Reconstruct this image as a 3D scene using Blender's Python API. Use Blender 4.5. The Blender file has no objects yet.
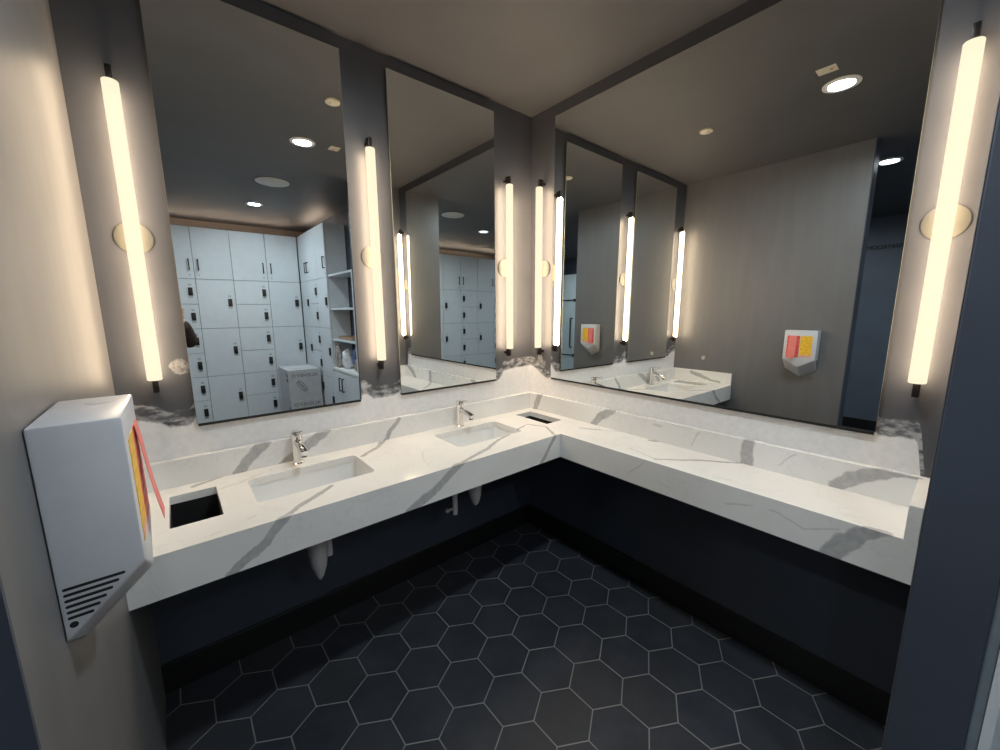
import bpy, bmesh, math, random
from mathutils import Vector, Matrix
random.seed(7)
SC = bpy.context.scene
COL = SC.collection
PI = math.pi

# ------------------------------------------------------------------ measured room
CAM = Vector((-1.8743, -1.9249, 1.5235)); YAW, PITCH, ROLL, FPX = 39.7901, -9.3313, -0.4015, 393.2862
H = 2.709
LA, LB, D, DB = 2.049, 1.8963, 0.5544, 0.3067
ZC, ZCB, ZBS = 0.86, 0.7284, 0.9669
ZMT, ZMB = 2.6457, 1.0925
TS = 0.03

# ------------------------------------------------------------------ material helpers
MATS = {}
def new_mat(name):
    m = bpy.data.materials.new(name); m.use_nodes = True
    nt = m.node_tree; nt.nodes.clear()
    out = nt.nodes.new('ShaderNodeOutputMaterial')
    b = nt.nodes.new('ShaderNodeBsdfPrincipled')
    nt.links.new(b.outputs[0], out.inputs[0])
    return m, nt, b, out
class NG:
    def __init__(s, nt): s.nt = nt
    def n(s, t, **kw):
        nd = s.nt.nodes.new(t)
        for k, v in kw.items(): setattr(nd, k, v)
        return nd
    def put(s, sock, v):
        if isinstance(v, bpy.types.NodeSocket): s.nt.links.new(v, sock)
        else: sock.default_value = v
    def math(s, op, a, b=0.0, c=None, clamp=False):
        nd = s.n('ShaderNodeMath', operation=op); nd.use_clamp = clamp
        s.put(nd.inputs[0], a); s.put(nd.inputs[1], b)
        if c is not None: s.put(nd.inputs[2], c)
        return nd.outputs[0]
    def vm(s, op, a, b=None, scale=None):
        nd = s.n('ShaderNodeVectorMath', operation=op)
        s.put(nd.inputs[0], a)
        if b is not None: s.put(nd.inputs[1], b)
        if scale is not None: s.put(nd.inputs['Scale'], scale)
        return nd
    def pos(s): return s.n('ShaderNodeTexCoord').outputs['Object']
    def noise(s, vec, scale, detail=4, rough=.55, color=False):
        nd = s.n('ShaderNodeTexNoise'); nd.noise_dimensions = '3D'
        s.put(nd.inputs['Vector'], vec); nd.inputs['Scale'].default_value = scale
        nd.inputs['Detail'].default_value = detail; nd.inputs['Roughness'].default_value = rough
        return nd.outputs['Color' if color else 'Fac']
    def remap(s, v, a, b, c=0.0, d=1.0, smooth=True):
        nd = s.n('ShaderNodeMapRange'); nd.interpolation_type = 'SMOOTHSTEP' if smooth else 'LINEAR'
        s.put(nd.inputs[0], v)
        for i, x in enumerate((a, b, c, d)): s.put(nd.inputs[1 + i], x)
        return nd.outputs[0]
    def mix(s, f, a, b):
        nd = s.n('ShaderNodeMix', data_type='RGBA')
        s.put(nd.inputs['Factor'], f)
        s.put(nd.inputs[6], a if isinstance(a, bpy.types.NodeSocket) else (*a, 1))
        s.put(nd.inputs[7], b if isinstance(b, bpy.types.NodeSocket) else (*b, 1))
        return nd.outputs[2]
    def bump(s, hgt, strength=.2, dist=.002):
        nd = s.n('ShaderNodeBump'); nd.inputs['Strength'].default_value = strength
        nd.inputs['Distance'].default_value = dist; s.put(nd.inputs['Height'], hgt)
        return nd.outputs[0]
def plain(name, col, rough=.5, metal=0.0, var=.06, scale=14.0, spec=.5, bump=0.0, trans=0.0, alpha=1.0):
    if name in MATS: return MATS[name]
    m, nt, b, out = new_mat(name); g = NG(nt)
    f = g.noise(g.pos(), scale)
    dk = tuple(c * (1 - var) for c in col); lt = tuple(min(1, c * (1 + var)) for c in col)
    g.put(b.inputs['Base Color'], g.mix(g.remap(f, .3, .7), dk, lt))
    b.inputs['Roughness'].default_value = rough; b.inputs['Metallic'].default_value = metal
    b.inputs['Specular IOR Level'].default_value = spec
    b.inputs['Transmission Weight'].default_value = trans
    b.inputs['Alpha'].default_value = alpha
    if bump: g.put(b.inputs['Normal'], g.bump(g.noise(g.pos(), scale * 12), bump, .001))
    MATS[name] = m; return m
def emitter(name, col, strength):
    m = bpy.data.materials.new(name); m.use_nodes = True; nt = m.node_tree; nt.nodes.clear()
    o = nt.nodes.new('ShaderNodeOutputMaterial'); e = nt.nodes.new('ShaderNodeEmission')
    e.inputs[0].default_value = (*col, 1); e.inputs[1].default_value = strength
    nt.links.new(e.outputs[0], o.inputs[0]); return m

NAVY = (.080, .082, .093)
# dark satin paint, optionally with the raw plaster band left below the mirrors
def paint(name, col=NAVY, rough=.42, band=None, spots=(), streaks=False):
    m, nt, b, out = new_mat(name); g = NG(nt); p = g.pos()
    n1 = g.noise(p, 3.0, 5); n2 = g.noise(p, 38.0, 4)
    base = g.mix(g.remap(n1, .3, .7), tuple(c * .92 for c in col), tuple(c * 1.08 for c in col))
    if streaks:
        sv = g.noise(g.vm('MULTIPLY', p, (16.0, 16.0, 1.6)).outputs[0], 1.0, 5, .6)
        base = g.mix(g.remap(sv, .35, .68), tuple(c * .96 for c in col), tuple(c * 1.04 for c in col))
    rgh = g.math('ADD', rough - .06, g.math('MULTIPLY', n1, .12))
    if band or spots:
        sep = g.n('ShaderNodeSeparateXYZ'); g.put(sep.inputs[0], p)
    if band:
        axis, lo, hi, pts = band
        u = g.remap(sep.outputs[axis], lo, hi, 0, 1, smooth=False)
        fc = g.n('ShaderNodeFloatCurve'); g.put(fc.inputs['Value'], u)
        cv = fc.mapping.curves[0]
        pts = sorted(((c - lo) / (hi - lo), h) for c, h in pts)
        while len(cv.points) < len(pts): cv.points.new(.5, .5)
        for cp, (x, h) in zip(cv.points, pts):
            cp.location = (x, h - .7); cp.handle_type = 'VECTOR'
        fc.mapping.update()
        h = g.math('ADD', fc.outputs[0], .7)
        jag = g.math('MULTIPLY', g.math('SUBTRACT', g.noise(p, 34.0, 6, .7), .5), .030)
        dz = g.math('SUBTRACT', g.math('ADD', h, jag), sep.outputs[2])      # >0 below the edge
        solid = g.remap(dz, .002, .016)
        wisp = g.math('MULTIPLY', g.remap(dz, -.055, -.045), g.remap(g.noise(g.vm('MULTIPLY', p, (1.0, 1.0, 2.2)).outputs[0], 17.0, 5, .6), .42, .62))
        wisp = g.math('MULTIPLY', wisp, .46)
        mk = g.math('MULTIPLY', g.math('MAXIMUM', solid, wisp), g.remap(sep.outputs[2], .845, .85))
        white = g.mix(g.remap(n2, .3, .7), (.76, .75, .745), (.82, .81, .81))
        base = g.mix(g.remap(sep.outputs[2], .85, .845), base, (.040, .048, .066))  # wall colour darkened below the counter to carry its shade
        base = g.mix(mk, base, white)
        rgh = g.math('ADD', rgh, g.math('MULTIPLY', mk, .12))
    for (sx, sy, sz, r, s) in spots:
        v = g.vm('SUBTRACT', p, (sx, sy, sz)); L = g.vm('LENGTH', v.outputs[0]).outputs['Value']
        L = g.math('ADD', L, g.math('MULTIPLY', g.math('SUBTRACT', n2, .5), r * .8))
        k = g.math('MULTIPLY', g.remap(L, r, r * .75), g.remap(g.noise(p, 60.0, 5, .7), .3, .6))
        base = g.mix(g.math('MULTIPLY', k, s), base, (.55, .54, .52))
    g.put(b.inputs['Base Color'], base); g.put(b.inputs['Roughness'], rgh)
    b.inputs['Specular IOR Level'].default_value = .5
    g.put(b.inputs['Normal'], g.bump(g.noise(p, 160.0, 3), .10, .0008))
    return m

def marble(name, segs):
    m, nt, b, out = new_mat(name); g = NG(nt); p0 = g.pos()
    nz = g.noise(p0, 9.0, 5, .6, color=True)
    off = g.vm('SCALE', g.vm('SUBTRACT', nz, (.5, .5, .5)).outputs[0], scale=.035).outputs[0]
    p = g.vm('ADD', p0, off).outputs[0]
    acc = None
    wob = g.math('ADD', .62, g.math('MULTIPLY', g.noise(p0, 26.0, 5, .65), .80))
    edge = g.noise(p0, 45.0, 4, .6)
    for a, bb, w in segs:
        A = Vector(a); B = Vector(bb); ba = B - A; l2 = max(ba.dot(ba), 1e-8)
        pa = g.vm('SUBTRACT', p, tuple(A)).outputs[0]
        t = g.math('DIVIDE', g.vm('DOT_PRODUCT', pa, tuple(ba)).outputs['Value'], l2, clamp=True)
        q = g.vm('SUBTRACT', pa, g.vm('SCALE', tuple(ba), scale=t).outputs[0]).outputs[0]
        d = g.math('MULTIPLY', g.vm('LENGTH', q).outputs['Value'], wob)
        k = g.remap(d, w * 1.05, w * .72, 0.0, 1.0 if w > .0085 else .38)
        acc = k if acc is None else g.math('MAXIMUM', acc, k)
    # very fine faint veining everywhere
    fine = g.noise(g.vm('ADD', p0, g.vm('SCALE', nz, scale=.25).outputs[0]).outputs[0], 3.2, 6, .6)
    hair = g.math('MULTIPLY', g.remap(g.math('ABSOLUTE', g.math('SUBTRACT', fine, .5)), .012, .0), .16)
    cloud = g.remap(g.noise(p0, 2.2, 3), .35, .7)
    base = g.mix(cloud, (.745, .74, .725), (.80, .795, .785))
    base = g.mix(hair, base, (.42, .42, .42))
    vein = g.mix(g.remap(edge, .3, .7), (.36, .36, .365), (.46, .455, .45))
    base = g.mix(g.math('MULTIPLY', acc, .92), base, vein)
    g.put(b.inputs['Base Color'], base)
    b.inputs['Roughness'].default_value = .16; b.inputs['Specular IOR Level'].default_value = .5
    return m

def hex_tiles(name):
    m, nt, b, out = new_mat(name); g = NG(nt); p = g.pos()
    W = .2035; HH = W * math.sqrt(3)
    q = g.vm('ADD', p, (1.494 + W * 40 , .395 + HH * 40, 0)).outputs[0]
    sep = g.n('ShaderNodeSeparateXYZ'); g.put(sep.inputs[0], q); X, Y = sep.outputs[0], sep.outputs[1]
    def cell(ox, oy):
        ax = g.math('SUBTRACT', g.math('MODULO', g.math('ADD', X, ox), W), W / 2)
        ay = g.math('SUBTRACT', g.math('MODULO', g.math('ADD', Y, oy), HH), HH / 2)
        return ax, ay, g.math('ADD', g.math('MULTIPLY', ax, ax), g.math('MULTIPLY', ay, ay))
    ax, ay, da = cell(W / 2, HH / 2); bx, by, db = cell(0, 0)
    near = g.math('LESS_THAN', da, db)
    gx = g.math('ADD', bx, g.math('MULTIPLY', near, g.math('SUBTRACT', ax, bx)))
    gy = g.math('ADD', by, g.math('MULTIPLY', near, g.math('SUBTRACT', ay, by)))
    agx, agy = g.math('ABSOLUTE', gx), g.math('ABSOLUTE', gy)
    hd = g.math('MAXIMUM', agx, g.math('ADD', g.math('MULTIPLY', agx, .5), g.math('MULTIPLY', agy, math.sqrt(3) / 2)))
    tile = g.remap(hd, W / 2 - .0012, W / 2 - .0030)                  # 1 on the tile, 0 in the joint
    idv = g.n('ShaderNodeCombineXYZ'); g.put(idv.inputs[0], g.math('SUBTRACT', X, gx)); g.put(idv.inputs[1], g.math('SUBTRACT', Y, gy))
    wn = g.n('ShaderNodeTexWhiteNoise'); wn.noise_dimensions = '3D'
    sn = g.vm('SNAP', g.vm('ADD', idv.outputs[0], (.01, .01, 0)).outputs[0], (W / 4, W / 4, 1)).outputs[0]
    g.put(wn.inputs['Vector'], sn)
    n1 = g.noise(p, 7.0, 6, .65); n2 = g.noise(p, 70.0, 5, .6)
    c = g.mix(g.remap(n1, .3, .72), (.018, .022, .031), (.034, .039, .051))
    c = g.mix(g.math('MULTIPLY', wn.outputs['Value'], .5), c, (.036, .037, .041))
    c = g.mix(g.math('MULTIPLY', g.remap(n2, .64, .74), .22), c, (.16, .16, .16))
    c = g.mix(tile, (.21, .21, .21), c)
    g.put(b.inputs['Base Color'], c)
    g.put(b.inputs['Roughness'], g.math('ADD', .46, g.math('MULTIPLY', n1, .2)))
    g.put(b.inputs['Normal'], g.bump(tile, .35, .002))
    b.inputs['Specular IOR Level'].default_value = .4
    return m

def mirror_mat():
    m, nt, b, out = new_mat('mirror silver'); g = NG(nt); p = g.pos()
    b.inputs['Metallic'].default_value = 1.0
    g.put(b.inputs['Base Color'], g.mix(g.noise(p, 2.0), (.89, .91, .895), (.91, .93, .915)))
    b.inputs['Roughness'].default_value = 0.0
    return m

# ------------------------------------------------------------------ mesh helpers
class MB:
    def __init__(s): s.b = bmesh.new()
    def box(s, lo, hi, bev=0.0, seg=2):
        lo = Vector(lo); hi = Vector(hi)
        M = Matrix.Translation((lo + hi) / 2) @ Matrix.Diagonal((*[max(abs(v), 1e-5) for v in (hi - lo)], 1))
        r = bmesh.ops.create_cube(s.b, size=1, matrix=M)
        if bev > 0:
            es = list({e for v in r['verts'] for e in v.link_edges})
            bmesh.ops.bevel(s.b, geom=es, offset=bev, segments=seg, profile=.5, affect='EDGES', clamp_overlap=True)
        return s
    def tube(s, a, c, r, r2=None, n=20, caps=True):
        a = Vector(a); c = Vector(c); r2 = r if r2 is None else r2
        d = (c - a); L = d.length; q = d.to_track_quat('Z', 'Y').to_matrix().to_4x4()
        bmesh.ops.create_cone(s.b, cap_ends=caps, segments=n, radius1=r, radius2=r2, depth=L,
                              matrix=Matrix.Translation((a + c) / 2) @ q)
        return s
    def ball(s, c, r, n=16, sc=(1, 1, 1)):
        bmesh.ops.create_uvsphere(s.b, u_segments=n, v_segments=max(6, n // 2), radius=r,
                                  matrix=Matrix.Translation(c) @ Matrix.Diagonal((*sc, 1)))
        return s
    def lathe(s, prof, c=(0, 0, 0), n=28, axis='Z'):
        rings = []
        for r, z in prof:
            ring = []
            for i in range(n):
                a = 2 * PI * i / n; v = Vector((r * math.cos(a), r * math.sin(a), z))
                if axis == 'Y': v = Vector((v.x, -v.z, v.y))     # +z of the profile points to -y
                if axis == 'X': v = Vector((-v.z, v.x, v.y))     # +z of the profile points to -x
                ring.append(s.b.verts.new(v + Vector(c)))
            rings.append(ring)
        for r0, r1 in zip(rings, rings[1:]):
            for i in range(n): s.b.faces.new((r0[i], r0[(i + 1) % n], r1[(i + 1) % n], r1[i]))
        s.b.faces.new(rings[0][::-1]); s.b.faces.new(rings[-1])
        return s
    def path(s, pts, radii, n=12):
        pts = [Vector(p) for p in pts]
        if not isinstance(radii, (list, tuple)): radii = [radii] * len(pts)
        rings = []; up = Vector((.13, .27, .95))
        for i, p in enumerate(pts):
            t = (pts[min(i + 1, len(pts) - 1)] - pts[max(i - 1, 0)]).normalized()
            u = t.cross(up)
            if u.length < 1e-3: u = t.cross(Vector((1, 0, 0)))
            u.normalize(); w = u.cross(t)
            rings.append([s.b.verts.new(p + radii[i] * (math.cos(2 * PI * k / n) * u + math.sin(2 * PI * k / n) * w)) for k in range(n)])
        for r0, r1 in zip(rings, rings[1:]):
            for k in range(n): s.b.faces.new((r0[k], r0[(k + 1) % n], r1[(k + 1) % n], r1[k]))
        s.b.faces.new(rings[0][::-1]); s.b.faces.new(rings[-1]); return s
    def loft(s, loops, cap=True):
        R = [[s.b.verts.new(Vector(v)) for v in L] for L in loops]; n = len(R[0])
        for a, c in zip(R, R[1:]):
            for k in range(n): s.b.faces.new((a[k], a[(k + 1) % n], c[(k + 1) % n], c[k]))
        if cap: s.b.faces.new(R[0][::-1]); s.b.faces.new(R[-1])
        return s
    def bevel_all(s, off, seg=2, ang=30):
        s.b.normal_update()
        es = [e for e in s.b.edges if len(e.link_faces) == 2 and e.calc_face_angle(0) > math.radians(ang)]
        bmesh.ops.bevel(s.b, geom=es, offset=off, segments=seg, profile=.5, affect='EDGES', clamp_overlap=True); return s
    def xf(s, M): bmesh.ops.transform(s.b, matrix=M, verts=s.b.verts); return s
    def build(s, name, mat, parent=None, smooth=35):
        bmesh.ops.remove_doubles(s.b, verts=s.b.verts, dist=1e-6)
        bmesh.ops.recalc_face_normals(s.b, faces=s.b.faces)
        me = bpy.data.meshes.new(name); s.b.to_mesh(me); s.b.free()
        return link_mesh(name, me, mat, parent, smooth)
def link_mesh(name, me, mat, parent=None, smooth=35):
    if mat: me.materials.clear(); me.materials.append(mat)
    if smooth:
        for p in me.polygons: p.use_smooth = True
        try: me.set_sharp_from_angle(angle=math.radians(smooth))
        except Exception: pass
    o = bpy.data.objects.new(name, me); COL.objects.link(o)
    if parent: 
        o.parent = parent; o.matrix_parent_inverse = Matrix.Translation(-Vector(parent.location)) if parent.type == 'EMPTY' else Matrix()
    return o
def tag(o, label, cat, group=None, kind=None):
    o['label'] = label; o['category'] = cat
    if group: o['group'] = group
    if kind: o['kind'] = kind
    return o
def thing(name, loc, label, cat, group=None):
    o = bpy.data.objects.new(name, None); COL.objects.link(o); o.location = loc; o.empty_display_size = .1
    return tag(o, label, cat, group)
def struct(o, label=None):
    o['kind'] = 'structure'
    if label: o['label'] = label
    return o
def filled(name, outer, holes, z0, z1, mat, parent=None):
    """flat slab with cut-outs between z0 and z1"""
    cu = bpy.data.curves.new(name, 'CURVE'); cu.dimensions = '2D'; cu.fill_mode = 'BOTH'; cu.extrude = (z1 - z0) / 2
    for loop in [outer] + holes:
        sp = cu.splines.new('POLY'); sp.points.add(len(loop) - 1); sp.use_cyclic_u = True
        for pt, (x, y) in zip(sp.points, loop): pt.co = (x, y, 0, 1)
    return from_data(name, cu, Matrix.Translation((0, 0, (z0 + z1) / 2)), mat, parent)
def from_data(name, data, M, mat, parent=None, mods=None):
    t = bpy.data.objects.new('tmp', data); COL.objects.link(t)
    if mods: mods(t)
    dg = bpy.context.evaluated_depsgraph_get(); dg.update()
    me = bpy.data.meshes.new_from_object(t.evaluated_get(dg)); me.transform(M)
    bpy.data.objects.remove(t)
    me.name = name
    return link_mesh(name, me, mat, parent)
def lettering(name, text, size, depth, M, mat, parent=None, spacing=1.0, align='CENTER'):
    cu = bpy.data.curves.new(name, 'FONT'); cu.body = text; cu.size = size; cu.extrude = depth / 2
    cu.align_x = align; cu.align_y = 'CENTER'; cu.space_character = spacing
    return from_data(name, cu, M, mat, parent)
def rrect(x0, x1, y0, y1, r, n=5):
    out = []
    for cx, cy, a0 in ((x1 - r, y1 - r, 0), (x0 + r, y1 - r, 90), (x0 + r, y0 + r, 180), (x1 - r, y0 + r, 270)):
        for i in range(n + 1):
            a = math.radians(a0 + 90 * i / n); out.append((cx + r * math.cos(a), cy + r * math.sin(a)))
    return out

# ------------------------------------------------------------------ shared materials
M_ceil = paint('charcoal ceiling paint', (.082, .083, .090), .6)
M_backwall = paint('dark paint with raw plaster band', NAVY, .40,
    band=(0, -2.06, 0.0, [(-2.06, 1.145), (-2.0, 1.14), (-1.94, 1.125), (-1.915, 1.10), (-1.85, 1.10), (-1.83, 1.13), (-1.195, 1.13), (-1.175, 1.115), (-1.155, 1.125), (-1.14, 1.12), (-1.115, 1.095), (-1.02, 1.095), (-.98, 1.10), (-.955, 1.13), (-.34, 1.13), (-.325, 1.10), (-.30, 1.09), (-.27, 1.10), (-.235, 1.15), (-.14, 1.158), (0, 1.162)]),
    spots=[(-1.861, 0, 1.319, .032, .42), (-1.16, 0, 1.165, .022, .5)])
M_rightwall = paint('dark paint with ragged plaster band', NAVY, .40,
    band=(1, -1.90, 0.0, [(-1.90, .85), (-1.877, .93), (-1.862, 1.02), (-1.852, 1.085), (-1.84, 1.10), (-1.80, 1.095), (-1.755, 1.09), (-1.73, 1.13), (-.215, 1.13), (-.19, 1.10), (-.165, 1.09), (-.12, 1.105), (-.07, 1.14), (-.03, 1.158), (0, 1.162)]),
    spots=[(0, -.093, 1.20, .03, .5), (0, -.12, 1.17, .03, .4)])
M_sidewall = paint('smeared dark paint', (.136, .136, .142), .45, streaks=True, spots=[(-2.045, -.285, 1.09, .022, .9)])
M_navy = paint('navy wall paint', (.048, .058, .082), .5)
M_black = plain('matte black skirting', (.008, .008, .009), .35)
M_floor = hex_tiles('black hexagon floor tile')
M_mirror = mirror_mat()
M_mirback = plain('mirror backing', (.02, .02, .022), .4)
M_edge = plain('polished glass edge', (.20, .22, .21), .12)
M_chrome = plain('chrome', (.80, .80, .80), .07, 1.0, .02)
M_ceram = plain('white vitreous china', (.80, .81, .81), .12, 0, .02)
M_bracket = plain('dark bronze metal', (.035, .030, .028), .35, .6)
M_cream = plain('cream painted plate', (.62, .58, .47), .45)
M_cover = plain('dusty beige cover plate', (.125, .122, .102), .5)
M_plastic = plain('white plastic casing', (.58, .59, .635), .32, 0, .03)
M_pvc = plain('grey white pipe cover', (.55, .53, .54), .5)
M_slot = plain('black slot', (.006, .006, .007), .6)
M_locker = plain('pale grey locker laminate', (.63, .67, .71), .35, 0, .02)
M_lockgap = plain('dark locker plinth and gap shade', (.12, .13, .14), .6)
M_lock = plain('black keypad', (.012, .012, .013), .35)
M_silver = plain('brushed silver', (.45, .46, .47), .35, .8)
M_white = plain('white enamel', (.78, .78, .77), .4, 0, .02)

# ------------------------------------------------------------------ the setting
XF, YF = -5.1, -4.78                     # far walls of the locker area
struct(MB().box((XF - .1, YF - .1, -.1), (.12, .12, 0)).build('floor', M_floor, smooth=0), 'black hexagonal floor tiles with pale grey joints')
struct(MB().box((XF - .1, YF - .1, H), (.12, .12, H + .1)).build('ceiling', M_ceil, smooth=0), 'charcoal painted ceiling')
struct(MB().box((-2.19, 0, 0), (0.12, .12, H)).build('wall_back', M_backwall, smooth=0), 'dark wall with raw plaster band behind the two narrow mirrors')
struct(MB().box((0, -1.90, 0), (.12, 0, H)).build('wall_right', M_rightwall, smooth=0), 'dark wall with raw plaster band behind the wide mirror')
def prismz(b, pts, z0, z1): return b.loft([[(x, y, z0) for x, y in pts], [(x, y, z1) for x, y in pts]])
wl = prismz(MB(), [(-2.049, 0), (-2.19, 0), (-2.19, -1.324), (-2.033, -1.324)], 0, H)
struct(wl.build('wall_left', M_sidewall, smooth=0), 'smeared grey wall carrying the hand dryer')
M_return = paint('navy return wall paint', (.050, .060, .084), .5)
struct(MB().box((-2.19, -1.33, 0), (-2.0331, -1.3242, H)).build('trim_2', M_navy, smooth=0), 'navy end face of the smeared wall')
struct(MB().box((-.4635, -1.9009, 0), (-.0005, -1.8997, H)).build('trim_3', paint('lighter grey return face', (.125, .125, .128), .45), smooth=0), 'grey side of the return wall facing the mirrors')  # thin plate, lighter grey than the navy return behind it
# the free end of the wide-mirror wall: a navy return as deep as the counter
struct(MB().box((-.465, -2.034, 0), (.12, -1.901, H), .004).build('wall_return', M_return, smooth=0), 'navy return wall at the end of the counter')
struct(MB().box((-.458, -2.054, 0), (-.156, -2.0342, H), .003).build('trim_1', plain('grey corner trim', (.20, .23, .27), .4), smooth=0), 'grey trim along the return wall')
struct(MB().box((-.155, YF, 0), (.12, -2.047, H)).build('wall_locker_side', M_navy, smooth=0))
struct(MB().box((XF, YF - .1, 0), (.12, YF, H)).build('wall_locker_back', plain('warm taupe wall paint', (.20, .17, .15), .6), smooth=0))
struct(MB().box((XF - .1, YF - .1, 0), (XF, .12, H)).build('wall_far', paint('slate blue wall paint', (.10, .118, .155), .5), smooth=0), 'navy wall with dark lettering')
struct(MB().box((XF, 0, 0), (-2.19, .12, H)).build('wall_corridor', M_navy, smooth=0))
SK = .131
struct(MB().box((-LA, -.013, 0), (-.0131, 0, SK), .003).build('baseboard_back', M_black, smooth=0), 'black skirting under the sinks')
struct(MB().box((-.013, -1.8999, 0), (0, 0, SK), .003).build('baseboard_right', M_black, smooth=0), 'black skirting under the shallow counter')
struct(MB().box((XF, -3.6, 0), (XF + .013, 0, SK), .003).build('baseboard_far', M_black, smooth=0))

# ------------------------------------------------------------------ vanity counter
SEG = [
('K', (-1.610, -0.02, 0.985), (-1.668, -0.02, 0.915), 0.026), ('K', (-1.668, -0.02, 0.915), (-1.728, -0.02, 0.845), 0.023),
('K', (-1.36, -0.02, 0.98), (-1.44, -0.02, 0.92), 0.024), ('K', (-1.44, -0.02, 0.92), (-1.56, -0.02, 0.85), 0.024),  # vein drawn broad here, with the faucet's shadow painted in
('K', (-1.008, -0.02, 0.95), (-1.049, -0.02, 0.908), 0.014), ('K', (-1.049, -0.02, 0.908), (-1.079, -0.02, 0.86), 0.014),
('T', (-1.073, -0.005, 0.86), (-1.147, -0.104, 0.86), 0.016), ('T', (-1.147, -0.104, 0.86), (-1.25, -0.176, 0.86), 0.014),
('T', (-1.733, -0.001, 0.86), (-1.801, -0.035, 0.86), 0.012), ('T', (-1.801, -0.035, 0.86), (-1.866, -0.063, 0.86), 0.012),
('T', (-1.613, -0.077, 0.86), (-1.727, -0.135, 0.86), 0.006), ('T', (-1.727, -0.135, 0.86), (-1.826, -0.165, 0.86), 0.006),
('T', (-1.461, -0.412, 0.86), (-1.567, -0.48, 0.86), 0.012), ('T', (-1.567, -0.48, 0.86), (-1.658, -0.554, 0.86), 0.013),
('A', (-1.659, -0.554, 0.853), (-1.724, -0.554, 0.791), 0.017), ('A', (-1.724, -0.554, 0.791), (-1.802, -0.554, 0.736), 0.017),
('T', (-1.725, -0.472, 0.86), (-1.803, -0.509, 0.86), 0.004), ('T', (-1.803, -0.509, 0.86), (-1.874, -0.534, 0.86), 0.004),
('T', (-0.973, -0.31, 0.86), (-1.016, -0.309, 0.86), 0.003), ('T', (-1.016, -0.309, 0.86), (-1.059, -0.406, 0.86), 0.003),
('T', (-1.059, -0.406, 0.86), (-1.074, -0.485, 0.86), 0.003),
('A', (-0.985, -0.554, 0.853), (-1.083, -0.554, 0.786), 0.02), ('A', (-1.083, -0.554, 0.786), (-1.197, -0.554, 0.73), 0.022),
('T', (-0.985, -0.562, 0.86), (-0.744, -0.472, 0.86), 0.013), ('T', (-0.744, -0.472, 0.86), (-0.526, -0.37, 0.86), 0.012),
('T', (-0.526, -0.37, 0.86), (-0.312, -0.304, 0.86), 0.009),
('T', (-0.312, -0.304, 0.86), (-0.272, -0.419, 0.86), 0.009), ('T', (-0.272, -0.419, 0.86), (-0.342, -0.53, 0.86), 0.009),
('A', (-0.352, -0.554, 0.856), (-0.398, -0.554, 0.8), 0.013), ('A', (-0.398, -0.554, 0.8), (-0.457, -0.554, 0.732), 0.013),
('Q', (-0.02, -0.125, 0.964), (-0.02, -0.097, 0.911), 0.024), ('Q', (-0.02, -0.097, 0.911), (-0.02, -0.079, 0.859), 0.022),
('Q', (-0.02, -0.672, 0.966), (-0.02, -0.613, 0.92), 0.024), ('Q', (-0.02, -0.613, 0.92), (-0.02, -0.573, 0.875), 0.022),
('Q', (-0.02, -1.16, 0.95), (-0.02, -1.128, 0.887), 0.006),
('Q', (-0.02, -1.371, 0.97), (-0.02, -1.364, 0.923), 0.024), ('Q', (-0.02, -1.364, 0.923), (-0.02, -1.363, 0.86), 0.024),
('Q', (-0.02, -1.765, 0.949), (-0.02, -1.72, 0.923), 0.028), ('Q', (-0.02, -1.72, 0.923), (-0.02, -1.679, 0.886), 0.026),
('Q', (-0.02, -1.857, 0.972), (-0.02, -1.81, 0.968), 0.014), ('Q', (-0.02, -1.81, 0.968), (-0.02, -1.765, 0.949), 0.018),
('Q', (-0.02, -1.532, 0.949), (-0.02, -1.483, 0.896), 0.004), ('Q', (-0.02, -0.947, 0.941), (-0.02, -0.970, 0.943), 0.008),
('T', (-0.02, -1.353, 0.86), (-0.15, -1.193, 0.86), 0.009), ('T', (-0.15, -1.193, 0.86), (-0.266, -1.077, 0.86), 0.009),
('T', (-0.266, -1.077, 0.86), (-0.236, -0.985, 0.86), 0.006), ('T', (-0.236, -0.985, 0.86), (-0.223, -0.924, 0.86), 0.006),
('T', (-0.149, -0.552, 0.86), (-0.091, -0.653, 0.86), 0.009), ('T', (-0.091, -0.653, 0.86), (-0.02, -0.755, 0.86), 0.008),
('T', (-0.042, -0.925, 0.86), (-0.032, -0.965, 0.86), 0.013),
('T', (-0.275, -1.336, 0.86), (-0.251, -1.382, 0.86), 0.005),
('B', (-0.307, -1.82, 0.866), (-0.307, -1.78, 0.836), 0.02), ('B', (-0.307, -1.78, 0.836), (-0.307, -1.759, 0.813), 0.022),
('B', (-0.307, -1.759, 0.813), (-0.307, -1.736, 0.774), 0.028), ('B', (-0.307, -1.736, 0.774), (-0.307, -1.715, 0.73), 0.03),
('B', (-0.307, -1.381, 0.782), (-0.307, -1.475, 0.811), 0.004), ('B', (-0.307, -1.475, 0.811), (-0.307, -1.553, 0.815), 0.004),
('B', (-0.307, -1.553, 0.815), (-0.307, -1.641, 0.79), 0.004), ('B', (-0.307, -1.641, 0.79), (-0.307, -1.724, 0.824), 0.004),
('B', (-0.307, -1.053, 0.849), (-0.307, -0.971, 0.775), 0.004), ('B', (-0.307, -1.182, 0.768), (-0.307, -1.128, 0.776), 0.003),
]
def ext(kind, a, b, w):
    a, b = Vector(a), Vector(b)
    for v in (a, b):
        if kind == 'K': v.y = -TS
        if kind == 'Q': v.x = -TS
    d = (b - a).normalized() * (w * .8 if kind != 'T' else 0)
    return tuple(a - d), tuple(b + d), w
M_top = marble('veined white quartz top', [ext(*s) for s in SEG if s[0] in 'TAB'])
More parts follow.
